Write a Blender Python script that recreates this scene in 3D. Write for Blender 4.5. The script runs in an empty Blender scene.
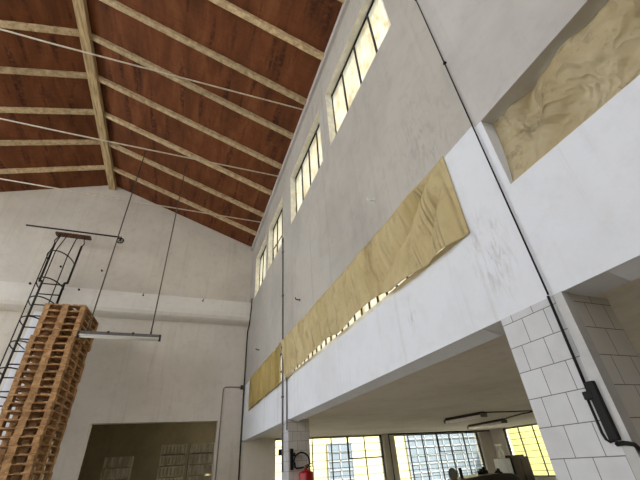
import bpy, bmesh, math, random
from mathutils import Vector, Matrix, noise
random.seed(7)
S = 1.8            # metres per layout unit (distance from the eye to the right-hand wall)
EYE = 1.65         # eye height in metres
C = bpy.context.scene.collection

def U(x, y, z):
    return Vector((x * S, y * S, z * S + EYE))
def zu(m):         # metres above the floor -> layout units
    return (m - EYE) / S
FL = -EYE / S      # floor level in layout units

# ------------------------------------------------------------------ materials
def lin(c):
    return tuple(((v / 255.0) / 12.92 if v / 255.0 <= 0.04045 else ((v / 255.0 + 0.055) / 1.055) ** 2.4) for v in c) + (1.0,)

class NT:
    def __init__(s, name):
        s.m = bpy.data.materials.new(name); s.m.use_nodes = True
        s.t = s.m.node_tree; s.t.nodes.clear()
        s.out = s.t.nodes.new('ShaderNodeOutputMaterial')
        s.co = s.t.nodes.new('ShaderNodeTexCoord').outputs['Object']
    def n(s, typ, **kw):
        nd = s.t.nodes.new(typ)
        for k, v in kw.items(): setattr(nd, k, v)
        return nd
    def l(s, a, b): s.t.links.new(a, b)
    def mapping(s, scale=(1, 1, 1), rot=(0, 0, 0), loc=(0, 0, 0), src=None):
        mp = s.n('ShaderNodeMapping'); s.l(src or s.co, mp.inputs['Vector'])
        mp.inputs['Scale'].default_value = scale; mp.inputs['Rotation'].default_value = rot; mp.inputs['Location'].default_value = loc
        return mp.outputs['Vector']
    def noise(s, vec, scale, detail=4, rough=.55, dist=0):
        t = s.n('ShaderNodeTexNoise'); s.l(vec, t.inputs['Vector'])
        t.inputs['Scale'].default_value = scale; t.inputs['Detail'].default_value = detail
        t.inputs['Roughness'].default_value = rough; t.inputs['Distortion'].default_value = dist
        return t.outputs['Fac']
    def ramp(s, fac, stops):
        r = s.n('ShaderNodeValToRGB'); s.l(fac, r.inputs['Fac'])
        e = r.color_ramp.elements
        while len(e) < len(stops): e.new(.5)
        for el, (p, c) in zip(e, stops):
            el.position = p; el.color = c if len(c) == 4 else tuple(c) + (1,)
        return r.outputs['Color']
    def mix(s, fac, a, b, mode='MIX'):
        m = s.n('ShaderNodeMix', data_type='RGBA', blend_type=mode)
        for sock, v in ((m.inputs[0], fac), (m.inputs[6], a), (m.inputs[7], b)):
            if hasattr(v, 'links'): s.l(v, sock)
            else: sock.default_value = v
        return m.outputs[2]
    def bump(s, h, strength=.2, dist=.01):
        b = s.n('ShaderNodeBump'); s.l(h, b.inputs['Height'])
        b.inputs['Strength'].default_value = strength; b.inputs['Distance'].default_value = dist
        return b.outputs['Normal']
    def principled(s, col, rough=.6, metal=0, normal=None, spec=.3):
        p = s.n('ShaderNodeBsdfPrincipled')
        if hasattr(col, 'links'): s.l(col, p.inputs['Base Color'])
        else: p.inputs['Base Color'].default_value = col
        if hasattr(rough, 'links'): s.l(rough, p.inputs['Roughness'])
        else: p.inputs['Roughness'].default_value = rough
        p.inputs['Metallic'].default_value = metal
        p.inputs['Specular IOR Level'].default_value = spec
        if normal is not None: s.l(normal, p.inputs['Normal'])
        return p
    def done(s, sh):
        s.l(sh, s.out.inputs['Surface']); return s.m

W4 = lambda v: (v, v, v, 1)

def plain(name, rgb, rough=.6, metal=0, var=.12, scale=12, spec=.3):
    k = NT(name); c = lin(rgb)
    d = tuple(v * (1 - var * 2.2) for v in c[:3]) + (1,)
    f = k.noise(k.co, scale, 5)
    col = k.mix(k.ramp(f, [(.35, W4(0)), (.7, W4(1))]), d, c)
    return k.done(k.principled(col, rough, metal, k.bump(f, .08, .004), spec).outputs[0])

def plaster(name, rgb, dirt=(120, 110, 95), amount=.35, streak=.3, rough=.85, big=.7, spots=()):
    k = NT(name); base = lin(rgb); dr = lin(dirt)
    f1 = k.noise(k.co, big, 6, .6)
    f2 = k.noise(k.co, 6.5, 6, .65)
    f3 = k.noise(k.mapping((5, 5, .22)), 1.3, 5, .6, .3)       # run marks down the wall
    a = k.ramp(f1, [(.42, W4(0)), (.75, W4(amount))])
    b = k.ramp(f2, [(.5, W4(0)), (.8, W4(amount * .6))])
    c = k.ramp(f3, [(.56, W4(0)), (.74, W4(streak))])
    col = k.mix(a, base, dr); col = k.mix(b, col, dr); col = k.mix(c, col, dr)
    for (p, r, c, seed) in spots:                                # a leak mark: brown runs around one place
        vd = k.n('ShaderNodeVectorMath', operation='DISTANCE'); k.l(k.mapping((1, 1, .55)), vd.inputs[0]); vd.inputs[1].default_value = (p[0], p[1], p[2] * .55)
        mr = k.n('ShaderNodeMapRange'); k.l(vd.outputs['Value'], mr.inputs[0]); mr.inputs[1].default_value = 0; mr.inputs[2].default_value = r; mr.inputs[3].default_value = 1; mr.inputs[4].default_value = 0
        nn = k.noise(k.mapping((9, 9, 2.2), loc=(seed, 0, 0)), 2.6, 6, .7, .8)
        mm = k.n('ShaderNodeMath', operation='MULTIPLY'); k.l(mr.outputs[0], mm.inputs[0]); k.l(k.ramp(nn, [(.50, W4(0)), (.66, W4(.62))]), mm.inputs[1])
        col = k.mix(mm.outputs[0], col, lin(c))
    fb = k.noise(k.co, 22, 4)
    return k.done(k.principled(col, rough, 0, k.bump(fb, .25, .006), .2).outputs[0])

def tile(name, rgb, axis, off=0.0):
    k = NT(name)
    sp = k.n('ShaderNodeSeparateXYZ'); k.l(k.co, sp.inputs[0])
    cb = k.n('ShaderNodeCombineXYZ'); k.l(sp.outputs[axis], cb.inputs[0]); k.l(sp.outputs[2], cb.inputs[1])
    mp = k.mapping((1, 1, 1), (0, 0, 0), (off, .028, 0), cb.outputs[0])
    b = k.n('ShaderNodeTexBrick'); k.l(mp, b.inputs['Vector'])
    b.offset = .44; b.offset_frequency = 2
    c = lin(rgb)
    b.inputs['Color1'].default_value = c
    b.inputs['Color2'].default_value = tuple(v * .93 for v in c[:3]) + (1,)
    b.inputs['Mortar'].default_value = lin((96, 94, 92))
    b.inputs['Scale'].default_value = 1
    b.inputs['Mortar Size'].default_value = .0022
    b.inputs['Mortar Smooth'].default_value = .15
    b.inputs['Brick Width'].default_value = .146
    b.inputs['Row Height'].default_value = .137
    f = k.noise(k.co, 5, 5)
    col = k.mix(k.ramp(f, [(.45, W4(0)), (.8, W4(.22))]), b.outputs['Color'], lin((120, 112, 100)))
    nrm = k.bump(k.ramp(b.outputs['Fac'], [(0, W4(1)), (1, W4(0))]), .3, .003)
    return k.done(k.principled(col, .38, 0, nrm, .4).outputs[0])

def wood(name, light, dark, rough=.8, sc=(18, 18, 1.2), grain=3):
    k = NT(name)
    oi = k.n('ShaderNodeObjectInfo')
    add = k.n('ShaderNodeVectorMath', operation='ADD'); k.l(k.co, add.inputs[0])
    cm = k.n('ShaderNodeCombineXYZ'); k.l(oi.outputs['Random'], cm.inputs[0]); k.l(oi.outputs['Random'], cm.inputs[2])
    mul = k.n('ShaderNodeVectorMath', operation='SCALE'); k.l(cm.outputs[0], mul.inputs[0]); mul.inputs['Scale'].default_value = 40
    k.l(mul.outputs[0], add.inputs[1])
    f = k.noise(k.mapping(sc, src=add.outputs[0]), grain, 6, .6, .4)
    col = k.ramp(f, [(.3, lin(dark)), (.68, lin(light))])
    r2 = k.ramp(oi.outputs['Random'], [(0, W4(.72)), (1, W4(1.0))])
    col = k.mix(1.0, col, r2, 'MULTIPLY')
    return k.done(k.principled(col, rough, 0, k.bump(f, .25, .004), .2).outputs[0])

M = {}
M['wall_upper'] = plaster('dusty grey plaster', (190, 187, 180), (128, 121, 114), .4, .26, spots=[((1.8, .95 * 1.8, 1.35 * 1.8 + 1.65), .6, (152, 146, 140), 5)])
M['wall_near'] = plaster('pale grey plaster', (200, 198, 195), (140, 134, 128), .4, .25)
M['wall_white'] = plaster('white washed plaster', (230, 235, 243), (176, 172, 165), .25, .26, spots=[((1.8, .80 * 1.8, .63 * 1.8 + 1.65), .22, (142, 128, 112), 3), ((1.8, 1.33 * 1.8, .60 * 1.8 + 1.65), .12, (156, 152, 146), 9)])
M['wall_end'] = plaster('warm white plaster', (214, 208, 198), (150, 140, 124), .38, .22, big=.5)
M['ledge'] = plaster('white painted concrete', (226, 223, 217), (160, 150, 135), .3, .2)
M['aisle_wall'] = plaster('off white aisle plaster', (222, 217, 208), (150, 142, 130), .3, .15)
M['aisle_ceiling'] = plaster('stained aisle ceiling', (232, 228, 222), (140, 122, 100), .36, .0, big=.55)
M['tile_front'] = tile('white glazed tile', (206, 208, 211), 1)
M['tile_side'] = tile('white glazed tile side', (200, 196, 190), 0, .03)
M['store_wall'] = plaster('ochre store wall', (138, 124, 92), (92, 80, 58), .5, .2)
M['floor'] = plaster('worn concrete', (190, 182, 168), (130, 122, 110), .5, 0, .7)
M['steel_black'] = plain('black painted steel', (34, 32, 30), .5, .3)
M['steel_rust'] = plain('rusty steel', (110, 78, 58), .85, .1, .25, 30)
M['rod'] = plain('dull steel rod', (104, 96, 86), .5, .5)
M['wire'] = plain('pale tie wire', (222, 212, 194), .6, .1)
M['rubber'] = plain('black rubber', (20, 20, 20), .6)
M['grey_conduit'] = plain('grey conduit', (126, 122, 118), .6)
M['housing'] = plain('grey lamp housing', (110, 108, 104), .5, .3)
M['housing_dark'] = plain('dark lamp housing', (58, 50, 44), .55, .2)
M['tube'] = plain('white lamp tube', (242, 241, 236), .3, 0, .03)
M['frame_white'] = plain('cream painted reveal', (244, 240, 226), .7, 0, .1, 8)
M['muntin'] = plain('dark iron glazing bar', (48, 50, 50), .6, .2)
M['muntin_grey'] = plain('grey iron glazing bar', (92, 92, 88), .6, .2)
M['red'] = plain('red extinguisher paint', (168, 22, 18), .3, 0, .08, 8, .5)
M['brass'] = plain('dull valve metal', (120, 104, 88), .4, .8)
M['guard'] = plain('white corner guard', (186, 186, 184), .4, .1, .06)
M['cabinet_white'] = plain('white cabinet', (226, 232, 236), .45, 0, .04)
M['cabinet_brown'] = plain('dark brown cabinet', (66, 48, 44), .5, 0, .15)
M['machine'] = plain('dark machine paint', (50, 42, 46), .35, .1, .1, 6, .5)
M['mirror'] = plain('grey disc', (132, 130, 126), .5, 0, .1)
M['white_plastic'] = plain('white plastic', (238, 240, 240), .4, 0, .03)
M['rafter'] = wood('pale rough rafter', (226, 204, 164), (160, 136, 100), .9, (6, 6, 6), 1.5)
M['ridge'] = wood('ridge timber', (222, 198, 154), (146, 120, 84), .9, (14, 1.2, 14), 1.6)
M['pallet'] = wood('pallet wood', (214, 172, 124), (138, 98, 64), .85, (10, 10, 10), 1.0)
M['crate'] = wood('bleached crate wood', (206, 196, 168), (140, 126, 98), .85, (5, 5, 1.2), 2)

def roof_mat():
    k = NT('red brown roof boards')
    f = k.noise(k.mapping((.9, .25, .9)), 3.2, 6, .65, .4)
    g = k.noise(k.mapping((3.0, 26, 3.0)), 1.2, 4, .6)          # fine lines along the slope
    st = k.noise(k.mapping((3.4, .35, 0), loc=(.7, 0, 0)), 1.7, 3, .5, .2)   # stained joints along the length
    br = k.noise(k.co, 14, 5, .7)
    col = k.ramp(f, [(.3, lin((84, 51, 32))), (.55, lin((112, 67, 41))), (.8, lin((134, 88, 56)))])
    col = k.mix(k.ramp(g, [(.5, W4(0)), (.75, W4(.35))]), col, lin((72, 36, 26)))
    m = k.n('ShaderNodeMath', operation='MULTIPLY')
    k.l(k.ramp(st, [(.55, W4(0)), (.66, W4(1))]), m.inputs[0]); k.l(k.ramp(br, [(.38, W4(0)), (.56, W4(.8))]), m.inputs[1])
    col = k.mix(m.outputs[0], col, lin((50, 30, 24)))
    return k.done(k.principled(col, .85, 0, k.bump(g, .2, .006), .15).outputs[0])
M['roof'] = roof_mat()

def cloth_mat(name, a, b, dirt, trans=.45, dirtamt=.8, sc=2.0, fold=None):
    k = NT(name)
    f = k.noise(k.mapping((1, 1, .6)), sc, 6, .6)
    col = k.ramp(f, [(.3, lin(b)), (.65, lin(a))])
    f2 = k.noise(k.co, sc * 1.9, 6, .7)
    col = k.mix(k.ramp(f2, [(.54, W4(0)), (.76, W4(dirtamt))]), col, lin(dirt))
    fb = k.noise(k.co, 60, 3)
    nrm = k.bump(fb, .15, .002)
    if fold:
        ff = k.noise(k.mapping(fold[0], fold[1]), fold[2], 3, .5, .6)
        bn = k.n('ShaderNodeBump'); k.l(k.ramp(ff, [(.30, W4(0)), (.46, W4(.75)), (.54, W4(.35)), (.70, W4(1))]), bn.inputs['Height']); k.l(nrm, bn.inputs['Normal'])
        bn.inputs['Strength'].default_value = .9; bn.inputs['Distance'].default_value = fold[3]; nrm = bn.outputs[0]
    p = k.principled(col, .85, 0, nrm, .1)
    t = k.n('ShaderNodeBsdfTranslucent'); k.l(nrm, t.inputs['Normal']); k.l(col, t.inputs['Color'])
    mx = k.n('ShaderNodeMixShader'); mx.inputs[0].default_value = trans
    k.l(p.outputs[0], mx.inputs[1]); k.l(t.outputs[0], mx.inputs[2])
    return k.done(mx.outputs[0])
M['curtain'] = cloth_mat('ochre curtain cloth', (220, 206, 164), (202, 184, 134), (152, 132, 94), .22, .55, 2.0, ((1, 3.6, .55), (math.radians(-28), 0, 0), 1.1, .055))
M['curtain_far'] = cloth_mat('yellow curtain cloth', (230, 210, 146), (214, 190, 120), (156, 130, 80), .30, .4, 2.0, ((1, 6.5, .3), (math.radians(-6), 0, 0), 1.5, .12))
M['tarp'] = cloth_mat('dirty padded tarp', (206, 194, 162), (180, 162, 124), (100, 86, 64), .2, .95, 2.4, ((1, 1.5, 1.2), (math.radians(25), 0, 0), 1.7, .07))

def frosted():
    k = NT('frosted stained glass')
    f = k.noise(k.mapping((1, 5, 2.0)), 1.6, 6, .7, .5)
    col = k.ramp(f, [(.40, (.66, .66, .62)), (.56, (.60, .57, .47)), (.74, (.48, .38, .22))])
    t = k.n('ShaderNodeBsdfTranslucent'); k.l(col, t.inputs['Color'])
    g = k.n('ShaderNodeBsdfGlossy'); g.inputs['Roughness'].default_value = .3
    fr = k.n('ShaderNodeFresnel'); fr.inputs['IOR'].default_value = 1.35
    mx = k.n('ShaderNodeMixShader'); k.l(fr.outputs[0], mx.inputs[0]); k.l(t.outputs[0], mx.inputs[1]); k.l(g.outputs[0], mx.inputs[2])
    return k.done(mx.outputs[0])
M['frosted'] = frosted()

def clear_glass():
    k = NT('clear window glass')
    t = k.n('ShaderNodeBsdfTransparent'); t.inputs['Color'].default_value = (.95, .97, .96, 1)
    g = k.n('ShaderNodeBsdfGlossy'); g.inputs['Roughness'].default_value = .03
    fr = k.n('ShaderNodeFresnel'); fr.inputs['IOR'].default_value = 1.4
    mx = k.n('ShaderNodeMixShader'); k.l(fr.outputs[0], mx.inputs[0]); k.l(t.outputs[0], mx.inputs[1]); k.l(g.outputs[0], mx.inputs[2])
    return k.done(mx.outputs[0])
M['glass'] = clear_glass()
M['facade'] = plain('pale yellow render', (176, 165, 124), .9, 0, .04, 2)
M['facade_yellow'] = plain('yellow render', (226, 214, 140), .9, 0, .04, 2)
M['facade_trim'] = plain('white facade trim', (122, 126, 130), .8, 0, .03)
M['facade_glass'] = plain('blue grey window glass', (96, 106, 118), .25, 0, .06, 1.2)
M['bitumen'] = plain('roof bitumen', (120, 116, 110), .9)

# ------------------------------------------------------------------ mesh helpers
class MB:
    def __init__(s): s.bm = bmesh.new()
    def box(s, lo, hi, mi=0, mat=None):
        vs = [s.bm.verts.new((x, y, z)) for x in (lo[0], hi[0]) for y in (lo[1], hi[1]) for z in (lo[2], hi[2])]
        if mat is not None:
            for v in vs: v.co = mat @ v.co
        for q in ((0, 1, 3, 2), (4, 6, 7, 5), (0, 4, 5, 1), (2, 3, 7, 6), (0, 2, 6, 4), (1, 5, 7, 3)):
            f = s.bm.faces.new([vs[i] for i in q]); f.material_index = mi
        return s
    def tube(s, pts, r, seg=8, closed=False, rs=None):
        pts = [Vector(p) for p in pts]; n = len(pts); rings = []
        up = None
        for i, p in enumerate(pts):
            if closed: t = pts[(i + 1) % n] - pts[i - 1]
            else: t = (pts[min(i + 1, n - 1)] - pts[max(i - 1, 0)])
            t.normalize()
            if up is None:
                up = Vector((0, 0, 1)) if abs(t.z) < .9 else Vector((1, 0, 0))
            a = t.cross(up); a.normalize(); b = a.cross(t); b.normalize(); up = b
            rr = rs[i] if rs else r
            rings.append([s.bm.verts.new(p + (a * math.cos(2 * math.pi * j / seg) + b * math.sin(2 * math.pi * j / seg)) * rr) for j in range(seg)])
        for i in range(n if closed else n - 1):
            A, B = rings[i], rings[(i + 1) % n]
            for j in range(seg):
                f = s.bm.faces.new((A[j], A[(j + 1) % seg], B[(j + 1) % seg], B[j])); f.smooth = True
        if not closed:
            s.bm.faces.new(rings[0]); s.bm.faces.new(rings[-1])
        return s
    def lathe(s, c, prof, seg=20, axis='z'):
        c = Vector(c); rings = []
        for r, h in prof:
            ring = []
            for j in range(seg):
                a = 2 * math.pi * j / seg; ca, sa = math.cos(a) * r, math.sin(a) * r
                v = {'z': (ca, sa, h), 'y': (ca, h, sa), 'x': (h, ca, sa)}[axis]
                ring.append(s.bm.verts.new(c + Vector(v)))
            rings.append(ring)
        for A, B in zip(rings, rings[1:]):
            for j in range(seg):
                f = s.bm.faces.new((A[j], A[(j + 1) % seg], B[(j + 1) % seg], B[j])); f.smooth = True
        s.bm.faces.new(rings[0]); s.bm.faces.new(rings[-1])
        return s
    def prism(s, prof, ax, a0, a1, mi=0):
        # prof: list of 2-D points in the two other axes, extruded along axis ax
        def mk(p, a):
            return {0: (a, p[0], p[1]), 1: (p[0], a, p[1]), 2: (p[0], p[1], a)}[ax]
        A = [s.bm.verts.new(mk(p, a0)) for p in prof]; B = [s.bm.verts.new(mk(p, a1)) for p in prof]
        n = len(prof)
        fs = [s.bm.faces.new(A), s.bm.faces.new(B[::-1])]
        for i in range(n): fs.append(s.bm.faces.new((A[i], B[i], B[(i + 1) % n], A[(i + 1) % n])))
        for f in fs: f.material_index = mi
        return s
    def bevel(s, w, seg=2):
        bmesh.ops.bevel(s.bm, geom=s.bm.edges[:], offset=w, segments=seg, affect='EDGES', profile=.6)
        return s
    def build(s, name, mats, parent=None, fix=True):
        if fix: bmesh.ops.recalc_face_normals(s.bm, faces=s.bm.faces[:])
        me = bpy.data.meshes.new(name)
        if parent is not None:
            bmesh.ops.translate(s.bm, verts=s.bm.verts[:], vec=-root_of(parent))
        s.bm.to_mesh(me); s.bm.free()
        for m in (mats if isinstance(mats, (list, tuple)) else [mats]): me.materials.append(m)
        o = bpy.data.objects.new(name, me); C.objects.link(o)
        if parent is not None: o.parent = parent
        return o

def root_of(o):
    v = Vector((0, 0, 0))
    while o is not None:
        v += o.location; o = o.parent
    return v

def tag(o, label=None, cat=None, group=None, kind=None):
    if label: o['label'] = label
    if cat: o['category'] = cat
    if group: o['group'] = group
    if kind: o['kind'] = kind
    return o
def thing(name, loc, label, cat, group=None):
    o = bpy.data.objects.new(name, None); C.objects.link(o); o.location = loc; o.empty_display_size = .1
    return tag(o, label, cat, group)
def struct(name, mb, mats):
    return tag(mb.build(name, mats), kind='structure')
def struct_root(name, loc):
    o = bpy.data.objects.new(name, None); C.objects.link(o); o.location = loc; o.empty_display_size = .1
    return tag(o, kind='structure')
def ubox(mb, x0, x1, y0, y1, z0, z1, mi=0):
    return mb.box(U(x0, y0, z0), U(x1, y1, z1), mi)

def grid_wall(mb, axis, p0, p1, a0, a1, z0, z1, holes, mat_at=lambda a, z: 0, cuts=()):
    """solid wall between planes p0<p1 on axis ('x' or 'y'), with rectangular through-holes (a0,a1,z0,z1)"""
    As = sorted(set([a0, a1] + [h[i] for h in holes for i in (0, 1)] + [c[1] for c in cuts if c[0] == 'a']))
    Zs = sorted(set([z0, z1] + [h[i] for h in holes for i in (2, 3)] + [c[1] for c in cuts if c[0] == 'z']))
    As = [a for a in As if a0 <= a <= a1]; Zs = [z for z in Zs if z0 <= z <= z1]
    def solid(i, j):
        if i < 0 or j < 0 or i >= len(As) - 1 or j >= len(Zs) - 1: return False
        ca, cz = (As[i] + As[i + 1]) / 2, (Zs[j] + Zs[j + 1]) / 2
        return not any(h[0] < ca < h[1] and h[2] < cz < h[3] for h in holes)
    vc = {}
    def V(p, a, z):
        k = (p, a, z)
        if k not in vc: vc[k] = mb.bm.verts.new(U(p, a, z) if axis == 'x' else U(a, p, z))
        return vc[k]
    for i in range(len(As) - 1):
        for j in range(len(Zs) - 1):
            if not solid(i, j): continue
            l, r, b, t = As[i], As[i + 1], Zs[j], Zs[j + 1]
            mi = mat_at((l + r) / 2, (b + t) / 2)
            qs = [[(p0, l, b), (p0, r, b), (p0, r, t), (p0, l, t)], [(p1, l, b), (p1, l, t), (p1, r, t), (p1, r, b)]]
            if not solid(i - 1, j): qs.append([(p0, l, b), (p0, l, t), (p1, l, t), (p1, l, b)])
            if not solid(i + 1, j): qs.append([(p0, r, b), (p1, r, b), (p1, r, t), (p0, r, t)])
            if not solid(i, j - 1): qs.append([(p0, l, b), (p1, l, b), (p1, r, b), (p0, r, b)])
            if not solid(i, j + 1): qs.append([(p0, l, t), (p0, r, t), (p1, r, t), (p1, l, t)])
            for q in qs:
                f = mb.bm.faces.new([V(*v) for v in q]); f.material_index = mi
    return mb

# ------------------------------------------------------------------ setting: hall
L = 6.03           # far end wall
BK = -2.6          # rear end of the hall
XL = -4.47         # left wall
XR = -1.735        # ridge
AX = 5.74          # outer wall of the side aisle
def roof_z(x, off=0.0): return 4.78 - .36 * abs(x - XR) + off

# floor
mb = MB(); ubox(mb, -9, 14, -9, 16, FL - .06, FL); struct('floor', mb, M['floor'])

# right wall above the arcade
WIN = [(.90, 2.02, 2.50, 3.29), (2.22, 3.33, 2.50, 3.29), (3.72, 4.58, 2.50, 3.29), (4.72, 5.58, 2.50, 3.29), (-.6, .5, 2.50, 3.29), (-2.0, -.9, 2.50, 3.29)]
OPEN = [(.866, 3.60, .745, 1.168), (3.74, 5.52, .75, 1.165), (-2.0, .62, .80, 1.146)]
def rw_mat(a, z):
    if a < .655: return 1 if z > 1.146 else 2
    return 0 if z > 1.168 else 2
mb = MB()
grid_wall(mb, 'x', 1.0, 1.14, BK, L, .385, 3.78, WIN + OPEN, rw_mat, [('a', .655), ('z', 1.146), ('z', 1.168)])
wr = struct('wall_right', mb, [M['wall_upper'], M['wall_near'], M['wall_white']])

# columns
def column(y0, y1, x1=1.2):
    mb = MB(); x0 = .998
    mb.box(U(x0, y0, FL), U(x1, y1, .385))
    o = mb.build('column', [M['tile_front'], M['tile_side'], M['wall_white']])
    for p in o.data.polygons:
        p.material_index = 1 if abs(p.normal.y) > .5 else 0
    tag(o, kind='structure'); return o
column(.625, .855); column(3.50, 3.74); column(-2.26, -2.03)
# steel corner guard on the near column
mb = MB(); t = .010
mb.prism([(.992 * S, .617 * S), (1.026 * S, .617 * S), (1.026 * S, .6235 * S), (.9975 * S, .6235 * S), (.9975 * S, .645 * S), (.992 * S, .645 * S)], 2, 0, .384 * S + EYE)
struct('trim_1', mb, M['guard'])
# soffit lips under the beam
mb = MB(); mb.prism([(1.002 * S, .386 * S + EYE), (1.085 * S, .366 * S + EYE), (1.085 * S, .41 * S + EYE), (1.01 * S, .41 * S + EYE)], 1, .95 * S, 3.49 * S); struct('trim_2', mb, M['wall_white'])
mb = MB(); mb.prism([(1.002 * S, .386 * S + EYE), (1.085 * S, .366 * S + EYE), (1.085 * S, .41 * S + EYE), (1.01 * S, .41 * S + EYE)], 1, -2.0 * S, .49 * S); struct('trim_3', mb, M['wall_white'])

# end wall with the store doorway and the two aisle windows
DOOR = (-1.044, .623, FL, .666)
EWIN = [(1.51, 3.385, -.36, .40), (3.615, 5.455, -.36, .39)]
mb = MB()
grid_wall(mb, 'y', L, L + .14, XL - .15, AX + .15, FL, 1.30, [DOOR] + EWIN,
          lambda a, z: 1 if a > 1.05 else 0, [('a', 1.0)])
we = struct('wall_end', mb, [M['wall_end'], M['aisle_wall']])
mb = MB()
xl, xr = XL - .15, 1.14
mb.prism([(xl * S, 1.30 * S + EYE), (xr * S, 1.30 * S + EYE), (xr * S, roof_z(xr) * S + EYE), (XR * S, roof_z(XR) * S + EYE), (xl * S, roof_z(xl) * S + EYE)], 1, L * S, (L + .14) * S)
struct('wall_gable', mb, M['wall_end'])
# white pilaster behind the ladder
mb = MB(); ubox(mb, -2.15, -1.72, L - .05, L, FL, 2.16); struct('pilaster', mb, M['wall_white'])
# concrete ledge across the end wall
mb = MB()
prof = [(L, 2.50), (5.80, 2.505), (5.795, 2.30), (5.805, 2.23), (5.84, 2.185), (5.89, 2.165), (L, 2.155)]
mb.prism([(a * S, b * S + EYE) for a, b in prof], 0, XL * S, 1.0 * S)
struct('ledge', mb, M['ledge'])

# left wall of the hall (out of the picture, clerestory and lower openings shaped to let light in)
mb = MB()
lh = [(y, y + 2.5, .8, 1.1) for y in (-2.3, .5)] + [(3.3, 5.8, -.4, 1.3)] + [(y, y + 2.5, 2.3, 3.4) for y in (-2.3, .5, 3.3)]
grid_wall(mb, 'x', XL - .14, XL, BK, L, FL, 3.78, lh); struct('wall_left', mb, M['wall_end'])

mb = MB(); grid_wall(mb, 'y', BK - .14, BK, XL - .14, 1.14, FL, 3.70, [(-4.2, -2.2, 2.0, 3.0)]); struct('wall_back', mb, M['wall_end'])  # unseen rear wall, its high opening added to let daylight in

# roof
mb = MB()
for sgn, xe in ((1, 1.35), (-1, XL - .35)):
    z0, z1 = roof_z(XR), 4.78 - .36 * abs(xe - XR)
    pts = [(XR * S, z0 * S + EYE), (xe * S, z1 * S + EYE), (xe * S, (z1 + .1) * S + EYE), (XR * S, (z0 + .1) * S + EYE)]
    mb.prism(pts, 1, BK * S, (L + .3) * S)
struct('ceiling', mb, M['roof'])
mb = MB(); ubox(mb, -1.79, -1.68, BK, L, 4.655, 4.79); struct('ridge_beam', mb, M['ridge'])
mb = MB(); ubox(mb, .965, 1.0, BK, L, 3.705, 3.79); struct('wall_plate', mb, M['wall_near'])
RY = [-2.35, -1.74, -1.14, -.53, .08, .69, 1.30, 1.90, 2.50, 3.06, 3.66, 4.28, 4.89, 5.50]
for sgn in (1, -1):
    for y in RY:
        xa, xb = (-1.69, .975) if sgn > 0 else (-1.78, XL + .02)
        mb = MB(); n = 26; w = .060; prev = None
        rng = random.Random(int(y * 100) + (7 if sgn > 0 else 0))
        for i in range(n + 1):
            x = xa + (xb - xa) * i / n
            zt = roof_z(x, .004); zb = roof_z(x, -.056)
            e = (rng.random() - .5) * .010
            ring = [mb.bm.verts.new(U(x, y - w / 2 - .004 + e * .6, zt)), mb.bm.verts.new(U(x, y - w / 2 + e * .5, zb)), mb.bm.verts.new(U(x, y + w / 2 - e * .3, zb + e * .2)), mb.bm.verts.new(U(x, y + w / 2 + .012 + abs(e) * 1.6, zt))]
            if prev:
                for j in range(4): mb.bm.faces.new((prev[j], prev[(j + 1) % 4], ring[(j + 1) % 4], ring[j]))
            else: mb.bm.faces.new(ring)
            prev = ring
        mb.bm.faces.new(prev[::-1])
        struct('rafter', mb, M['rafter'])

# ------------------------------------------------------------------ clerestory windows of the right wall
def stained_window(idx, y0, y1, z0, z1, ncol, stay=False):
    r = struct_root('window_%d' % idx, U(1.07, (y0 + y1) / 2, z0))
    d = .080
    mb = MB(); ubox(mb, 1 + d, 1 + d + .006, y0, y1, z0, z1); mb.build('pane', M['frosted'], r)
    mb = MB()
    for i in range(ncol + 1):
        y = y0 + (y1 - y0) * i / ncol; ubox(mb, 1 + d - .014, 1 + d + .007, max(y0, y - .006), min(y1, y + .006), z0, z1)
    ubox(mb, 1 + d - .014, 1 + d + .014, y0, y1, z0, z0 + .02); ubox(mb, 1 + d - .014, 1 + d + .014, y0, y1, z1 - .02, z1)
    mb.build('glazing_bar', M['muntin'], r)
    mb = MB(); t = .006                                           # painted reveal lining
    ubox(mb, 1.0, 1 + d, y1 - t, y1, z0, z1); ubox(mb, 1.0, 1 + d, y0, y0 + t, z0, z1)
    ubox(mb, 1.0, 1 + d, y0, y1, z1 - t, z1)
    mb.build('window_frame', M['frame_white'], r)
    if stay:
        mb = MB()
        ya, yb = y0 + .05, y0 + .42
        mb.tube([U(1.05, yb, z0 + .25), U(.955, yb - .1, z0 + .06), U(1.05, ya, z0 + .22)], .012, 6)
        mb.tube([U(1.05, yb + .2, z0 + .3), U(.955, yb - .1, z0 + .06), U(1.05, yb + .25, z0 + .02)], .010, 6)
        mb.build('window_stay', M['muntin_grey'], r)
for i, w in enumerate(WIN): stained_window(i + 1, *w, 4 if w[1] - w[0] > 1 else 3, i == 2)

# glazing behind the curtains
for i, (y0, y1, z0, z1) in enumerate(OPEN):
    r = struct_root('window_%d' % (i + 7), U(1.12, (y0 + y1) / 2, z0))
    mb = MB(); ubox(mb, 1.10, 1.104, y0, y1, z0, z1); mb.build('pane', M['frosted'], r)
    mb = MB(); n = max(2, int((y1 - y0) / .11))
    for k in range(n + 1):
        y = y0 + (y1 - y0) * k / n; ubox(mb, 1.092, 1.112, max(y0, y - .006), min(y1, y + .006), z0, z1)
    for z in (z0 + .008, (z0 + z1) / 2, z1 - .008): ubox(mb, 1.092, 1.112, y0, y1, z - .008, z + .008)
    mb.build('glazing_bar', M['muntin_grey'], r)
    mb = MB(); ubox(mb, 1.003, 1.10, y0, y1, z0, z0 + (.027 if i < 2 else .004)); mb.build('window_sill', M['frame_white'], r)

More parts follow.
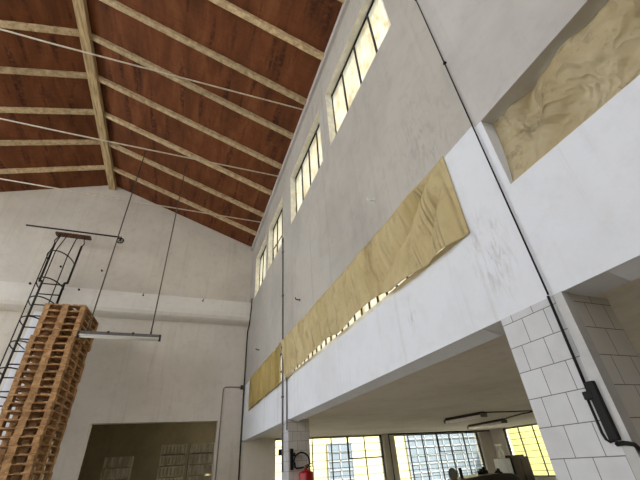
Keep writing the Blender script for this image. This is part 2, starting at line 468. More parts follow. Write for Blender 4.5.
# ------------------------------------------------------------------ curtains
def cloth(name, ny, nz, fn, mat, label, cat, thick=.004):
    me = bpy.data.meshes.new(name); vs = []; fs = []
    for i in range(ny + 1):
        for j in range(nz + 1): vs.append(tuple(fn(i / ny, j / nz)))
    for i in range(ny):
        for j in range(nz):
            a = i * (nz + 1) + j; fs.append((a, a + 1, a + nz + 2, a + nz + 1))
    me.from_pydata(vs, [], fs); me.materials.append(mat)
    for p in me.polygons: p.use_smooth = True
    o = bpy.data.objects.new(name, me); C.objects.link(o)
    so = o.modifiers.new('thickness', 'SOLIDIFY'); so.thickness = thick
    return tag(o, label, cat)
def nz_(x, y, z=0.0): return noise.noise(Vector((x, y, z)))
def sstep(a, b, x):
    t = min(1, max(0, (x - a) / (b - a))); return t * t * (3 - 2 * t)

def curtain_big(u, v):           # u 0 near edge .. 1 far edge, v 0 top .. 1 bottom
    y = .852 + (3.60 - .852) * u
    Y = y
    gap = .017 * sstep(.10, .30, u) * (1 - sstep(.90, .985, u)) + .008 * nz_(u * 14, 3.1) * sstep(.05, .2, u) * (1 - sstep(.9, .98, u))
    gap += .030 * sstep(1.42, 1.6, Y) * (1 - sstep(1.85, 2.1, Y)) + .020 * sstep(2.15, 2.3, Y) * (1 - sstep(2.55, 2.8, Y))
    ztop = 1.174 - .004 * abs(math.sin(u * 40)); zbot = .744 + max(gap, -.004)
    z = ztop + (zbot - ztop) * v
    far = sstep(.38, .72, u)
    X, Z = u * 2.73, v * .43                                       # distances along and down the cloth
    def crease(p): return 1 - 2 * abs(math.sin(p * .5)) ** .7       # sharp valleys, round backs
    ph = (X - Z * (.15 + 1.5 * (1 - u))) * 30 + 2.4 * nz_(X * 2.2, Z * 2.5)
    pl = (-crease(ph) - .7 * crease(ph * .43 + 2)) * far
    ang = math.atan2(Z + .012, X + .05)
    fan = -crease(ang * 13 + 1.6 * nz_(X * 2, Z * 4, 5)) * sstep(0.02, .25, X + Z * .6) * (1 - sstep(.7, 1.7, X))
    sw = -crease(46 * (Z * .9 + .10 * math.sin(X * 2.6)) - X * 8 + 3 * nz_(X * 2, Z * 5, 9)) * sstep(.3, .9, X) * (1 - .6 * far)
    cr = nz_(X * 7 + Z * 4, Z * 9, 2) + .6 * nz_(X * 15 + Z * 9, Z * 16, 7)
    env = sstep(0, .16, v) * (1 - .45 * v) * sstep(0, .05, u) * sstep(0, .05, 1 - u)
    d = (.036 + .010 * far + (.007 + .011 * far) * pl + .026 * fan + .007 * sw + .007 * cr) * env + .003
    return U(.998 - max(d, .001), y, z)
c1 = cloth('curtain', 460, 64, curtain_big, M['curtain'], 'long ochre cloth curtain sagging over the middle opening of right wall', 'curtain')

def curtain_far(u, v):
    y = 3.715 + (5.53 - 3.715) * u
    z = 1.172 + (.748 - 1.172) * v - .012 * u * v + .006 * math.sin(u * 44) * v
    ph = u * 62 + 1.6 * nz_(u * 5, v * 1.2, 4)
    d = .004 + (.007 + .005 * v) * (1.4 + math.sin(ph) + .5 * math.sin(ph * .41 + 1)) + .004 * nz_(u * 20, v * 4)
    return U(.996 - d * .8, y, z)
cloth('curtain', 200, 24, curtain_far, M['curtain_far'], 'short bright yellow pleated curtain nearest the far end wall', 'curtain')

def tarp(u, v):
    y = .617 + (-1.95 - .617) * u
    X, Z = u * 2.56, v * .34
    zt = 1.140 - .016 * sstep(0, .03, u) * (.5 + nz_(X * 6, 1.7)) - .022 * max(0, nz_(X * 3, 8.8)) * sstep(0, .03, u); zb = .8045
    z = zt + (zb - zt) * v
    env = math.sin(math.pi * min(1, v * .78 + .16)) * sstep(0, .06, u)
    lump = nz_(X * 3.4, Z * 5, 2) + .7 * nz_(X * 8 + Z * 5, Z * 10, 6) + .5 * math.sin(X * 21 + 9 * Z + 2.5 * nz_(X * 3, Z * 5)) + .25 * nz_(X * 24, Z * 24, 3)
    d = .056 - .040 * v * v - .006 * v - (.004 + .050 * lump) * env + .012 * (1 - sstep(0, .12, v)) * nz_(X * 14, 4.2) * sstep(0, .03, u)
    return U(1.0 + max(.008, d), y, z)
cloth('tarpaulin', 260, 40, tarp, M['tarp'], 'dirty padded beige tarp filling the nearest opening of right wall', 'tarpaulin', .006)

# ------------------------------------------------------------------ side aisle
mb = MB(); ubox(mb, 1.14, AX + .15, BK, L, .412, .50); struct('aisle_ceiling', mb, M['aisle_ceiling'])
mb = MB(); grid_wall(mb, 'x', AX, AX + .14, BK, L, FL, .42, [(3.85, 5.73, -.34, .405), (1.2, 3.1, -.34, .405)]); struct('wall_aisle', mb, M['aisle_wall'])
mb = MB(); ubox(mb, 1.2, AX, BK, BK + .1, FL, .412); struct('wall_aisle_near', mb, M['aisle_wall'])
mb = MB(); ubox(mb, 1.14, AX + .2, BK, L, .50, .52); struct('aisle_roof', mb, M['bitumen'])

def iron_window(idx, plane, axis, a0, a1, z0, z1, cols, rowh, sash=None):
    P = (lambda a, d, z: U(a, plane + d, z)) if axis == 'y' else (lambda a, d, z: U(plane + d, a, z))
    r = struct_root('window_%d' % idx, P((a0 + a1) / 2, .05, z0))
    def bx(mb, A0, A1, d0, d1, Z0, Z1):
        p, q = P(A0, d0, Z0), P(A1, d1, Z1)
        mb.box([min(p[i], q[i]) for i in range(3)], [max(p[i], q[i]) for i in range(3)])
    mb = MB(); bx(mb, a0, a1, .058, .062, z0, z1); mb.build('pane', M['glass'], r)
    mb = MB()
    for x in cols: bx(mb, x - .0065, x + .0065, .050, .070, z0, z1)
    z = z1 - rowh
    while z > z0:
        bx(mb, a0, a1, .050, .070, z - .0035, z + .0035); z -= rowh
    mb.build('glazing_bar', M['muntin'], r)
    mb = MB(); t = .016
    bx(mb, a0, a0 + t, .04, .08, z0, z1); bx(mb, a1 - t, a1, .04, .08, z0, z1); bx(mb, a0, a1, .04, .08, z1 - t, z1); bx(mb, a0, a1, .04, .08, z0, z0 + t)
    mb.build('window_frame', M['muntin'], r)
    if sash:
        mb = MB(); s0, s1, q0, q1 = sash; w = .012
        for (A, B, Z, Y) in ((s0, s0 + w, q0, q1), (s1 - w, s1, q0, q1), (s0, s1, q0, q0 + w), (s0, s1, q1 - w, q1)): bx(mb, A, B, .035, .05, Z, Y)
        mb.build('opening_sash', M['muntin'], r)
    return r
iron_window(10, L, 'y', 1.51, 3.385, -.36, .40, [1.82, 2.13, 2.459, 2.746, 3.06], .108, (2.746, 3.375, .08, .395))
iron_window(11, L, 'y', 3.615, 5.455, -.36, .39, [3.922, 4.215, 4.53, 4.806, 5.126], .105, (4.53, 5.126, .10, .385))
iron_window(12, AX, 'x', 3.85, 5.73, -.34, .405, [4.16, 4.47, 4.78, 5.09, 5.40], .095)
iron_window(13, AX, 'x', 1.2, 3.1, -.34, .405, [1.5, 1.8, 2.1, 2.4, 2.7], .095)


# ------------------------------------------------------------------ store room behind the doorway
mb = MB()
ubox(mb, -2.6, -2.5, L + .14, 9.0, FL, 1.3); grid_wall(mb, 'x', 1.35, 1.45, L + .14, 9.0, FL, 1.3, [(6.4, 8.6, .62, 1.25)]); ubox(mb, -2.6, 1.45, 9.0, 9.1, FL, 1.3)  # unseen opening in the right side wall, added to brighten the store
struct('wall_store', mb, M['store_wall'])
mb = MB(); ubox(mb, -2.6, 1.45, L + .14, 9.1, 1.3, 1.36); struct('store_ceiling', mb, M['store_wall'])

def crate_mesh(w, d, h):
    mb = MB(); hw, hd = w / 2, d / 2
    for sx in (-1, 1):
        for sy in (-1, 1): mb.box((sx * hw - (.035 if sx > 0 else 0), sy * hd - (.035 if sy > 0 else 0), 0), (sx * hw + (.035 if sx < 0 else 0), sy * hd + (.035 if sy < 0 else 0), h))
    n = 6
    for i in range(n):                                            # upright slats on the four sides
        x = -hw + .05 + (w - .1) * (i + .5) / n; bw = (w - .1) / n * .29
        for sy in (-1, 1): mb.box((x - bw, sy * hd - .008, .03), (x + bw, sy * hd + .008, h - .012))
    for i in range(5):
        y = -hd + .05 + (d - .1) * (i + .5) / 5; bw = (d - .1) / 5 * .33
        for sx in (-1, 1): mb.box((sx * hw - .008, y - bw, .03), (sx * hw + .008, y + bw, h - .012))
    for z in (.03, h - .035):
        for sy in (-1, 1): mb.box((-hw, sy * (hd - .02) - .008, z), (hw, sy * (hd - .02) + .008, z + .022))
        for sx in (-1, 1): mb.box((sx * (hw - .02) - .008, -hd, z), (sx * (hw - .02) + .008, hd, z + .022))
    mb.box((-hw + .01, -hd + .01, .012), (hw - .01, hd - .01, .024))
    return mb
ORD = ['topmost', 'second', 'third', 'fourth', 'fifth', 'sixth', 'seventh', 'eighth', 'ninth', 'tenth', 'eleventh', 'twelfth', 'thirteenth', 'fourteenth', 'fifteenth', 'sixteenth', 'seventeenth', 'eighteenth', 'nineteenth', 'twentieth',
       'twenty-first', 'twenty-second', 'twenty-third', 'twenty-fourth', 'twenty-fifth', 'twenty-sixth', 'twenty-seventh', 'twenty-eighth', 'twenty-ninth', 'thirtieth', 'thirty-first', 'thirty-second', 'thirty-third', 'thirty-fourth', 'thirty-fifth']
CH = .272
proto = None
for nm, cx, top, y in (('leftmost', -.716, .318, 7.25), ('middle', .08, .452, 7.2), ('rightmost', .52, .452, 7.2)):
    n = round((top - FL) * S / CH)
    h = (top - FL) * S / n
    for k in range(n):
        o = crate_mesh(.70, .55, CH - .004).build('slatted_crate', M['crate']) if proto is None else proto.copy()
        if proto is None: proto = o
        else: C.objects.link(o)
        o.location = Vector((cx * S + random.uniform(-.008, .008), y * S, EYE + (top * S) - (k + 1) * h)); o.scale = (1, 1, h / CH)
        pos = 'top crate' if k == 0 else '%s crate from the top' % ORD[k]
        tag(o, 'slatted wooden crate in the store doorway, %s of the %s stack' % (pos, nm), 'crate', 'slatted crates stacked behind the doorway')

# ------------------------------------------------------------------ pallet tower
def make_pallet():
    r = thing('pallet', (0, 0, 0), 'x', 'pallet', 'wooden pallets in the tall tower')
    m = M['pallet']
    for i, x in enumerate((-.3275, -.1875, 0, .1875, .3275)):
        w = .145 if i % 2 == 0 else .10
        mb = MB(); mb.box((x - w / 2, -.6, .127), (x + w / 2, .6, .144)); mb.build('top_board', m, r)
    for y in (-.5275, 0, .5275):
        mb = MB(); mb.box((-.4, y - .0725, .112), (.4, y + .0725, .127)); mb.build('cross_board', m, r)
        for x in (-.35, 0, .35):
            w = .10 if x else .13
            mb = MB(); mb.box((x - w / 2, y - .0725, .018), (x + w / 2, y + .0725, .112)); mb.build('block', m, r)
    for x in (-.35, 0, .35):
        w = .10 if x else .145
        mb = MB(); mb.box((x - w / 2, -.6, 0), (x + w / 2, .6, .018)); mb.build('bottom_board', m, r)
    return r
def copy_tree(o, parent=None):
    c = o.copy(); C.objects.link(c)
    if parent is not None: c.parent = parent
    for ch in list(o.children): copy_tree(ch, c)
    return c
PX, PY = -.2525 * 8.8 - .40, 8.8 + .6
pal = make_pallet(); NP = 35
for k in range(NP):                # k = 0 is the top
    o = pal if k == 0 else copy_tree(pal)
    jx = random.uniform(-.014, .014) + (.03 if k < 5 else 0) + (-.01 if 5 <= k < 9 else 0)
    o.location = (PX + jx, PY + random.uniform(-.014, .014), (NP - 1 - k) * .144)
    o.rotation_euler = (0, 0, math.radians(-4 + random.uniform(-.8, .8)))
    tag(o, 'bare wooden pallet, %s of the tall tower beside the ladder' % ('topmost' if k == 0 else ('bottom one' if k == NP - 1 else '%s from the top' % ORD[k])), 'pallet')

# ------------------------------------------------------------------ caged ladder
YL = 5.66
lx0, lx1 = -2.088, -1.812
lad = thing('caged_ladder', U((lx0 + lx1) / 2, YL, FL), 'black steel caged ladder climbing past the ledge behind the pallet tower', 'ladder')
for x, s in ((lx0, -1), (lx1, 1)):
    xo = x + s * .036
    mb = MB()
    mb.tube([U(x, YL, FL), U(x, YL, 2.50)], .028, 8)
    mb.tube([U(x, YL, 2.50), U(xo, YL, 2.50)], .028, 8)
    mb.tube([U(xo, YL, 2.49), U(xo + s * .006, YL, 3.15)], .028, 8)
    mb.build('rail', M['steel_black'], lad)
    mb = MB()
    pts = [U(xo + s * .006, YL, 3.14), U(xo + s * .028, YL + .004, 3.20), U(xo + s * .01, YL + .01, 3.25), U(xo - s * .012, YL + .02, 3.335)]
    mb.tube(pts, .014, 6); mb.build('hook_end', M['steel_black'], lad)
z = FL + .12
while z < 2.49:
    mb = MB(); mb.tube([U(lx0, YL, z), U(lx1, YL, z)], .016, 6); mb.build('rung', M['steel_black'], lad); z += .163
mb = MB(); ubox(mb, -2.185, -1.70, YL + .0, YL + .10, 3.335, 3.365); mb.build('top_plate', M['steel_rust'], lad)['label'] = 'rusty brown top plate'
def hoop_pt(a, z, w=.02):
    cx, hw = (lx0 + lx1) / 2, (lx1 - lx0) / 2 + w
    return U(cx - hw * math.cos(a), YL - .36 * math.sin(a), z)
HZ = [2.83, 2.40, 2.12, 1.84, 1.52, 1.2, .88, .56, .24]
for i, z in enumerate(HZ):
    mb = MB(); w = .03 if i == 0 else .02
    mb.tube([hoop_pt(math.pi * k / 16, z, w) for k in range(17)], .015, 6); mb.build('cage_hoop', M['steel_black'], lad)
for a in (math.radians(40), math.radians(90), math.radians(140)):
    mb = MB(); mb.tube([hoop_pt(a, .24), hoop_pt(a, 2.83), Vector(hoop_pt(a, 3.10)).lerp(U((lx0 + lx1) / 2 - .13 * math.cos(a), YL, 3.30), .5), U((lx0 + lx1) / 2 - .13 * math.cos(a) * 1.3, YL + .01, 3.335)], .013, 6)
    mb.build('cage_bar', M['steel_black'], lad)
for z in (.4, 1.6):
    for x in (lx0, lx1):
        mb = MB(); mb.tube([U(x, YL, z), U(x, L - .0, z)], .012, 6); mb.build('wall_bracket', M['steel_black'], lad)

# hoist bar with pulley wheel
hb = thing('hoist_bar', U(-1.9, 5.62, 3.36), 'thin dark hoist bar with a pulley wheel lying across the ladder top', 'hoist bar')
mb = MB(); mb.tube([U(-2.575, 5.63, 3.392), U(-1.285, 5.63, 3.392)], .024, 8); mb.build('bar', M['steel_black'], hb)
pw = U(-1.262, 5.63, 3.33)
mb = MB(); R0 = .085
mb.tube([pw + Vector((R0 * math.cos(2 * math.pi * k / 20), 0, R0 * math.sin(2 * math.pi * k / 20))) for k in range(20)], .019, 8, True)
for k in range(3):
    a = math.pi * k / 3; d = Vector((R0 * math.cos(a), 0, R0 * math.sin(a))); mb.tube([pw - d, pw + d], .011, 6)
whl = mb.build('pulley_wheel', M['steel_black'], hb)
mb = MB(); mb.tube([pw + Vector((0, -.03, 0)), pw + Vector((0, .03, 0))], .018, 8); mb.box(pw + Vector((-.012, -.03, 0)), pw + Vector((.012, -.024, .13))); mb.box(pw + Vector((-.012, .024, 0)), pw + Vector((.012, .03, .13)))
mb.build('pulley_bracket', M['steel_black'], hb)

# ------------------------------------------------------------------ hanging lamp in front of the pallets
LY = 4.58
hl = thing('hanging_lamp', U(-.72, LY, 1.4), 'long grey fluorescent lamp hanging on two rods before the pallets', 'lamp')
x0, x1, zl = -1.165, -.290, 1.405
mb = MB(); ubox(mb, x0, x1, LY - .022, LY + .022, zl + .012, zl + .05); mb.bevel(.008); mb.build('housing', M['housing'], hl)
mb = MB()
yc, zc = LY * S, (zl - .004) * S + EYE
mb.prism([(yc - .075, zc - .002), (yc - .035, zc + .030), (yc + .035, zc + .030), (yc + .075, zc - .002), (yc + .070, zc - .006), (yc + .033, zc + .025), (yc - .033, zc + .025), (yc - .070, zc - .006)], 0, (x0 + .02) * S, (x1 - .02) * S)
mb.build('reflector', M['tube'], hl)
for dy in (-.018, .018):
    mb = MB(); mb.tube([U(x0 + .03, LY + dy, zl - .012), U(x1 - .03, LY + dy, zl - .012)], .013, 10); mb.build('tube', M['tube'], hl)
for x in (x0, x1 - .022):
    mb = MB(); ubox(mb, x, x + .022, LY - .030, LY + .030, zl - .02, zl + .045); mb.build('end_cap', M['housing_dark'], hl)
for x in (-.86, -.60):
    mb = MB(); ubox(mb, x - .012, x + .012, LY - .026, LY + .026, zl + .03, zl + .058); mb.build('clip', M['housing_dark'], hl)
for x, xt in ((-1.075, -1.05), (-.410, -.415)):
    mb = MB(); mb.tube([U(x, LY, zl + .045), U(xt, LY, roof_z(xt))], .015, 6); mb.build('rod', M['rod'], hl)
    mb = MB(); ubox(mb, x - .010, x + .010, LY - .012, LY + .012, zl + .04, zl + .085); mb.build('rod_clamp', M['housing_dark'], hl)

# ------------------------------------------------------------------ aisle lamps on the ceiling
def aisle_lamp(name, xa, ya, xb, yb, label):
    r = thing(name, U((xa + xb) / 2, (ya + yb) / 2, .412), label, 'lamp')
    d = (U(xb, yb, 0) - U(xa, ya, 0)); Ln = d.length; ang = math.atan2(d.y, d.x)
    T = Matrix.Translation(U((xa + xb) / 2, (ya + yb) / 2, .412)) @ Matrix.Rotation(ang, 4, 'Z')
    h = Ln / 2
    mb = MB(); mb.box((-h, -.045, -.055), (h, .045, 0), mat=T); mb.build('housing', M['housing_dark'], r)
    for s in (-1, 1):
        mb = MB(); mb.tube([T @ Vector((-h + .03, s * .05, -.078)), T @ Vector((h - .03, s * .05, -.078))], .027, 10); mb.build('tube', M['tube'], r)
        mb = MB(); mb.box((s * h - .02, -.075, -.10), (s * h + .02, .075, -.03), mat=T); mb.build('end_cap', M['housing'], r)
aisle_lamp('ceiling_lamp', 3.14, 3.95, 3.20, 3.38, 'shorter brown fluorescent lamp on aisle ceiling, further left of the two')
aisle_lamp('ceiling_lamp', 4.30, 4.90, 4.22, 4.12, 'brown fluorescent lamp on aisle ceiling, right one nearer the yellow window')
mb = MB(); mb.tube([U(3.20, 3.38, .402), U(3.5, 3.36, .402), U(3.9, 3.30, .402), U(4.6, 3.25, .402)], .012, 6)
tag(mb.build('lamp_cable', M['rubber']), 'dark cable along aisle ceiling running right from the left lamp', 'cable')
mb = MB(); mb.tube([U(4.22, 4.12, .402), U(4.10, 3.9, .402), U(3.98, 3.6, .402), U(3.93, 3.31, .402)], .012, 6)
tag(mb.build('lamp_cable', M['rubber']), 'dark cable along aisle ceiling joining the right lamp', 'cable')
mb = MB(); mb.tube([U(3.5, L - .012, .402), U(5.0, L - .012, .400), U(AX - .02, L - .012, .396)], .016, 6)
tag(mb.build('ceiling_cable', M['rubber']), 'dark cable running above the right-hand grid window of the aisle', 'cable')
mb = MB(); mb.tube([U(3.5, L - .012, .402), U(3.5, L - .012, FL)], .014, 6)
tag(mb.build('conduit', M['rubber']), 'dark upright conduit between the two grid windows of the aisle', 'conduit')

# ------------------------------------------------------------------ tie wires
for y, nm in ((2.60, 'nearest'), (3.80, 'middle'), (5.0, 'farthest')):
    zr = {2.60: 3.765, 3.80: 3.72, 5.0: 3.70}[y]
    mb = MB(); mb.tube([U(XL + .0, y, 3.74), U(-1.7, y, 3.71), U(.985, y, zr)], .017, 6)
    tag(mb.build('tie_wire', M['wire']), 'thin pale tie wire strung across the hall under the roof, %s of three' % nm, 'wire', 'tie wires under the roof')

# ------------------------------------------------------------------ cables and pipes
mb = MB(); mb.tube([U(.990, .655, 3.74), U(.990, .655, .39)], .0055, 6)
for z in (3.0, 2.3, 1.62): mb.box(U(.988, .648, z), U(1.0, .663, z + .006))
tag(mb.build('wall_cable', M['rubber']), 'thin black cable running down the right wall above the near tiled column', 'cable')
mb = MB(); mb.tube([U(.986, .655, .385), U(.990, .664, .12)], .007, 8)
tag(mb.build('column_cable', M['rubber']), 'thick black cable on the near tiled column above the switch box', 'cable')
sb = thing('switch_box', U(.985, .665, .07), 'black elongated switch box with a bent pipe on near tiled column', 'switch box')
mb = MB(); mb.box(U(.981, .637, .012), U(.998, .661, .145)); mb.bevel(.006); mb.build('body', M['rubber'], sb)
mb = MB(); mb.box(U(.980, .650, .104), U(.998, .676, .124)); mb.bevel(.005); mb.build('clamp', M['rubber'], sb)
mb = MB(); mb.tube([U(.986, .671, .11), U(.986, .672, .03), U(.986, .669, .016), U(.986, .662, .010), U(.988, .652, .014)], .006, 8); mb.build('bent_pipe', M['steel_black'], sb)
mb = MB(); mb.tube([U(.986, .650, .005), U(.984, .630, .006), U(.988, .612, .002), U(1.004, .609, -.02), U(1.012, .610, -.06), U(1.012, .611, -.5), U(1.012, .611, FL)], .009, 8)
tag(mb.build('column_cable', M['rubber']), 'black cable looping round the corner guard below the switch box', 'cable')

wp = thing('wall_pipe', U(.99, 3.675, -.02), 'thin grey pipe running straight down right wall over the far column', 'pipe')
mb = MB(); mb.tube([U(.990, 3.675, 2.52), U(.990, 3.675, -.02)], .015, 8); mb.build('pipe', M['grey_conduit'], wp)
for z in (2.3, 1.7, 1.1, .6):
    mb = MB(); mb.box(U(.979, 3.658, z), U(1.0, 3.692, z + .016)); mb.build('clip', M['housing'], wp)
mb = MB(); mb.box(U(.965, 3.70, .11), U(.999, 3.735, .16)); mb.bevel(.01); mb.build('box', M['rubber'], wp)['label'] = 'small black box'
mb = MB(); mb.tube([U(.990, 3.52, .76), U(.990, 3.52, .30)], .012, 6)
tag(mb.build('wall_cable', M['grey_conduit']), 'short grey cable down white beam below the long curtain corner', 'cable')
mb = MB(); mb.tube([U(.985, 5.72, 2.55), U(.985, 5.75, 2.36), U(.985, 5.86, 2.12), U(.985, 5.98, 2.05), U(.985, 6.005, 1.9), U(.98, 6.008, 1.15), U(.98, 6.008, FL)], .016, 8)
tag(mb.build('corner_cable', M['rubber']), 'black cable hanging down the far corner from the ledge end', 'cable')
cd = thing('conduit', U(.78, 6.01, .5), 'grey square-bent conduit on far end wall between doorway and corner', 'conduit')
mb = MB(); mb.tube([U(.955, 6.012, 1.14), U(.70, 6.012, 1.14), U(.665, 6.012, 1.12), U(.66, 6.012, 1.08), U(.66, 6.012, FL)], .013, 8); mb.build('pipe', M['grey_conduit'], cd)
mb = MB(); mb.box(U(.928, 5.985, 1.11), U(.962, 6.028, 1.165)); mb.build('junction_box', M['housing_dark'], cd)

# hooks and bolts
HK = [('bolt', -2.06, L, 2.935, 'y', 'small dark bolt on the gable wall between the ladder rails'),
      ('bolt', -1.478, L, 2.938, 'y', 'small dark bolt on gable wall to the right of the ladder'),
      ('bolt', -1.64, 5.80, 2.47, 'y', 'small dark bolt on the ledge just right of the ladder'),
      ('wall_hook', -.75, 5.80, 2.47, 'y', 'small dark hook on the middle of the white ledge'),
      ('wall_hook', .17, 5.80, 2.46, 'y', 'small dark hook on the ledge above the hanging lamp end'),
      ('bolt', -2.27, 5.80, 2.50, 'y', 'small dark bolt on the ledge left of the ladder'),
      ('wall_hook', 1.0, 1.479, 1.406, 'x', 'small white hook on right wall above the long curtain'),
      ('wall_hook', 1.0, 3.057, 1.394, 'x', 'small dark hook on right wall near the curtain far end'),
      ('wall_hook', 1.0, 5.0, 1.45, 'x', 'small dark hook on right wall above the far yellow curtain')]
for nm, x, y, z, ax, lab in HK:
    d = Vector((0, -1, 0)) if ax == 'y' else Vector((-1, 0, 0)); p = U(x, y, z); mb = MB()
    sd = Vector((1, 0, 0)) if ax == 'y' else Vector((0, 1, 0))
    if nm == 'bolt': mb.tube([p - d * .01, p + d * .05], .026, 8); mb.tube([p + d * .05, p + d * .075], .014, 8)
    else: mb.tube([p, p + d * .05, p + d * .075 + Vector((0, 0, .012)) + sd * .01, p + d * .08 + sd * .02 + Vector((0, 0, .045))], .010, 6); mb.tube([p, p + d * .008], .024, 8)
    tag(mb.build(nm, M['white_plastic'] if 'white hook' in lab else M['steel_black']), lab, 'hook' if nm == 'wall_hook' else 'bolt')

# ------------------------------------------------------------------ fire extinguisher on the far column
ex, ey = 1.135, 3.435
fe = thing('fire_extinguisher', U(ex, ey, -.45), 'red fire extinguisher with black hose hung on the far tiled column', 'fire extinguisher')
b = U(ex, ey, -.022)
mb = MB(); mb.lathe(b, [(.01, -.52), (.105, -.51), (.115, -.48), (.115, -.035), (.104, -.014), (.06, -.002), (.030, .012), (.024, .03)], 24); mb.build('cylinder', M['red'], fe)
mb = MB(); mb.lathe(b, [(.020, .028), (.026, .034), (.026, .062), (.014, .070)], 14); mb.build('valve', M['brass'], fe)
mb = MB(); mb.tube([b + Vector((-.01, 0, .066)), b + Vector((.05, 0, .085)), b + Vector((.12, -.005, .098))], .009, 6); mb.tube([b + Vector((.0, 0, .05)), b + Vector((.06, 0, .052)), b + Vector((.115, 0, .062))], .008, 6); mb.build('handle', M['brass'], fe)
hp = []
for k in range(21):
    a = math.radians(-60 + 285 * k / 20)
    hp.append(U(1.103, 3.455, .048) + Vector((.128 * math.cos(a), -.01, .122 * math.sin(a))))
mb = MB(); mb.tube([b + Vector((.015, 0, .05))] + hp[::-1][0:1] + hp[::-1][1:], .012, 8); mb.build('hose', M['rubber'], fe)
mb = MB(); mb.box(b + Vector((-.03, .10, -.16)), Vector((b.x + .03, 3.5 * S, b.z - .10))); mb.build('wall_mount', M['steel_black'], fe)
eb = thing('wall_bracket', U(1.025, 3.48, .07), 'black upright bracket on far tiled column beside the hose loop', 'bracket')
mb = MB(); mb.box(U(1.012, 3.475, -.01), U(1.036, 3.50, .15)); mb.build('plate', M['rubber'], eb)
for zc in (.09, .02):
    mb = MB(); mb.box(U(1.036, 3.45, zc), U(1.048, 3.49, zc + .025)); mb.build('clip', M['rubber'], eb)

# ------------------------------------------------------------------ cabinets and machine in the aisle
cw = thing('cabinet', U(4.95, 5.1, FL), 'narrow white metal cabinet standing under the aisle windows left of brown one', 'cabinet')
mb = MB(); mb.box(U(4.895, 5.0, FL), U(5.0, 5.24, -.055)); mb.bevel(.012); mb.build('body', M['cabinet_white'], cw)
mb = MB(); mb.box(U(4.902, 4.992, FL + .05), U(4.995, 5.0, -.065)); mb.build('door', M['cabinet_white'], cw)
cbn = thing('cabinet', U(5.185, 5.0, FL), 'dark brown two-door cabinet right of the white cabinet in aisle', 'cabinet')
mb = MB(); mb.box(U(5.01, 4.98, FL), U(5.36, 5.24, -.045)); mb.build('body', M['cabinet_brown'], cbn)
for a, c in ((5.016, 5.18), (5.188, 5.354)):
    mb = MB(); mb.box(U(a, 4.970, FL + .05), U(c, 4.98, -.06)); d = mb.build('door', M['cabinet_brown'], cbn)
    h = a + (.145 if a < 5.1 else .018)
    mb = MB(); mb.tube([U(h, 4.962, -.36), U(h, 4.962, -.28)], .008, 6); mb.box(U(h - .004, 4.962, -.35), U(h + .004, 4.972, -.345)); mb.build('handle', M['rod'], d)
mb = MB(); mb.box(U(5.06, 5.02, -.045), U(5.33, 5.2, -.018)); tag(mb.build('flat_box', M['cabinet_brown']), 'flat dark brown box lying on top of the brown cabinet', 'box')
sb2 = thing('spray_bottle', U(4.95, 5.09, -.055), 'small white plastic spray bottle standing on the white cabinet', 'bottle')
p = U(4.95, 5.09, -.055); q = 1.75
mb = MB(); mb.lathe(p, [(.036 * q, 0), (.042 * q, .008 * q), (.042 * q, .085 * q), (.026 * q, .125 * q), (.013 * q, .148 * q), (.013 * q, .165 * q)], 16); mb.build('bottle', M['white_plastic'], sb2)
mb = MB(); mb.box(p + Vector((-.09, -.014, .178)) * q, p + Vector((.045, .014, .205)) * q); mb.bevel(.006); mb.lathe(p, [(.017 * q, .158 * q), (.017 * q, .182 * q)], 12); mb.build('spray_head', M['white_plastic'], sb2)
mb = MB(); mb.tube([p + Vector((-.045, 0, .18)) * q, p + Vector((-.062, 0, .15)) * q, p + Vector((-.055, 0, .12)) * q], .012, 6); mb.build('trigger', M['white_plastic'], sb2)

mc = thing('machine', U(4.05, 4.6, FL), 'low dark machine with rounded hood standing before the grid window', 'machine')
mb = MB()
pr = [(3.62, FL), (3.62, -.33), (3.66, -.265), (3.76, -.235), (4.0, -.222), (4.3, -.212), (4.52, -.225), (4.63, -.262), (4.70, -.35), (4.72, FL)]
mb.prism([(a * S, b_ * S + EYE) for a, b_ in pr], 1, 4.55 * S, 4.95 * S); mb.bevel(.02); mb.build('hood', M['machine'], mc)
mb = MB(); mb.tube([U(3.62, 4.7, -.32), U(3.60, 4.66, -.22)], .012, 8); mb.build('mirror_stem', M['rubber'], mc)
mb = MB(); mb.lathe(U(3.60, 4.65, -.185), [(.01, -.02), (.11, -.016), (.135, 0), (.11, .02), (.01, .024)], 22, 'y'); d = mb.build('round_mirror', M['mirror'], mc); d['label'] = 'grey round mirror'
mb = MB(); mb.box(U(3.77, 4.70, -.24), U(3.80, 4.73, -.12)); mb.build('lever', M['rubber'], mc)
rng = random.Random(3)
for cx, zt in ((4.20, -.13), (4.46, -.165)):
    mb = MB()
    for q in range(5):
        a = cx + (q - 2) * .032; mb.tube([U(a, 4.75, -.25), U(a + rng.uniform(-.03, .03), 4.75 + rng.uniform(-.02, .02), zt - abs(q - 2) * .022)], .036, 7)
    mb.build('control_cluster', M['rubber'], mc)

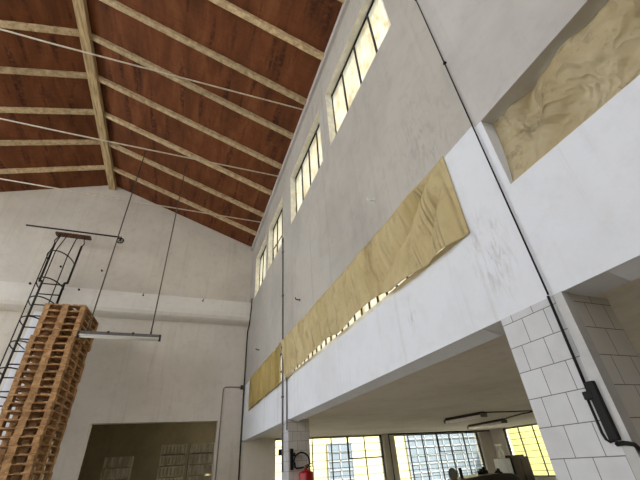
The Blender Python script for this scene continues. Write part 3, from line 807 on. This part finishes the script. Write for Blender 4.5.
# ------------------------------------------------------------------ buildings outside the windows
YB = 17.9
fb = thing('building', (9.0, YB, 0), 'pale yellow building with bluish windows seen through the grid windows', 'building')
mb = MB(); mb.box((-6, YB, 0), (30, YB + 6, 5.2)); mb.build('wall', M['facade'], fb)
for (a, c, z0, z1, nx, nz) in ((7.0, 8.25, .4, 2.55, 2, 6), (11.35, 15.9, .4, 2.95, 8, 7)):
    mb = MB(); mb.box((a, YB - .05, z0), (c, YB + .0, z1)); wn = mb.build('window', M['facade_glass'], fb)
    mb = MB()
    for i in range(nx + 1):
        x = a + (c - a) * i / nx; mb.box((x - .03, YB - .09, z0), (x + .03, YB - .05, z1))
    for i in range(nz + 1):
        z = z0 + (z1 - z0) * i / nz; mb.box((a, YB - .09, z - .03), (c, YB - .05, z + .03))
    mb.build('window_bars', M['facade_trim'], wn)
XB = AX * S + 6.5
fs = thing('building', (XB, 5, 0), 'plain pale yellow building outside the right-hand aisle window', 'building')
mb = MB(); mb.box((XB, -8, 0), (XB + 6, 16.5, 3.9)); mb.build('wall', M['facade_yellow'], fs)
mb = MB(); mb.box((XB - .12, -8, .35), (XB, 16.5, .5)); mb.build('plinth_course', M['facade_trim'], fs)

# ------------------------------------------------------------------ world and sun
w = bpy.data.worlds.new('sky'); bpy.context.scene.world = w; w.use_nodes = True
t = w.node_tree; t.nodes.clear()
out = t.nodes.new('ShaderNodeOutputWorld'); bg = t.nodes.new('ShaderNodeBackground')
tc = t.nodes.new('ShaderNodeTexCoord'); sp = t.nodes.new('ShaderNodeSeparateXYZ'); rp = t.nodes.new('ShaderNodeValToRGB')
t.links.new(tc.outputs['Generated'], sp.inputs[0]); t.links.new(sp.outputs[2], rp.inputs[0])
e = rp.color_ramp.elements; e[0].position = 0; e[0].color = (.93, .965, 1, 1); e[1].position = .8; e[1].color = (.80, .89, 1, 1)
t.links.new(rp.outputs[0], bg.inputs[0]); bg.inputs[1].default_value = 5.0
t.links.new(bg.outputs[0], out.inputs[0])
sun = bpy.data.lights.new('sun', 'SUN'); sun.energy = 19.0; sun.angle = math.radians(2); sun.color = (1, .93, .8)
so = bpy.data.objects.new('sun', sun); C.objects.link(so)
so.rotation_euler = Vector((-.40, .62, -.75)).to_track_quat('-Z', 'Y').to_euler()

# ------------------------------------------------------------------ camera
R = ((0.9367723406963129, -0.3452913406709262, -0.05684603560481435),
     (0.1440637494828372, 0.5285708408224435, -0.836575461220979),
     (0.3189094194144409, 0.7754912999446104, 0.5448945089820733))
cam = bpy.data.cameras.new('camera'); cam.sensor_width = 36; cam.lens = 348.2776 / 640 * 36; cam.clip_start = .05; cam.clip_end = 200
co = bpy.data.objects.new('camera', cam); C.objects.link(co)
mw = Matrix(((R[0][0], -R[1][0], -R[2][0], 0), (R[0][1], -R[1][1], -R[2][1], 0), (R[0][2], -R[1][2], -R[2][2], EYE), (0, 0, 0, 1)))
co.matrix_world = mw
sc = bpy.context.scene; sc.camera = co
sc.view_settings.view_transform = 'Standard'; sc.view_settings.look = 'None'; sc.view_settings.exposure = 0.08; sc.view_settings.gamma = 1.0
sc.view_settings.use_curve_mapping = False
sc.cycles.max_bounces = 10; sc.cycles.diffuse_bounces = 6; sc.cycles.transparent_max_bounces = 12
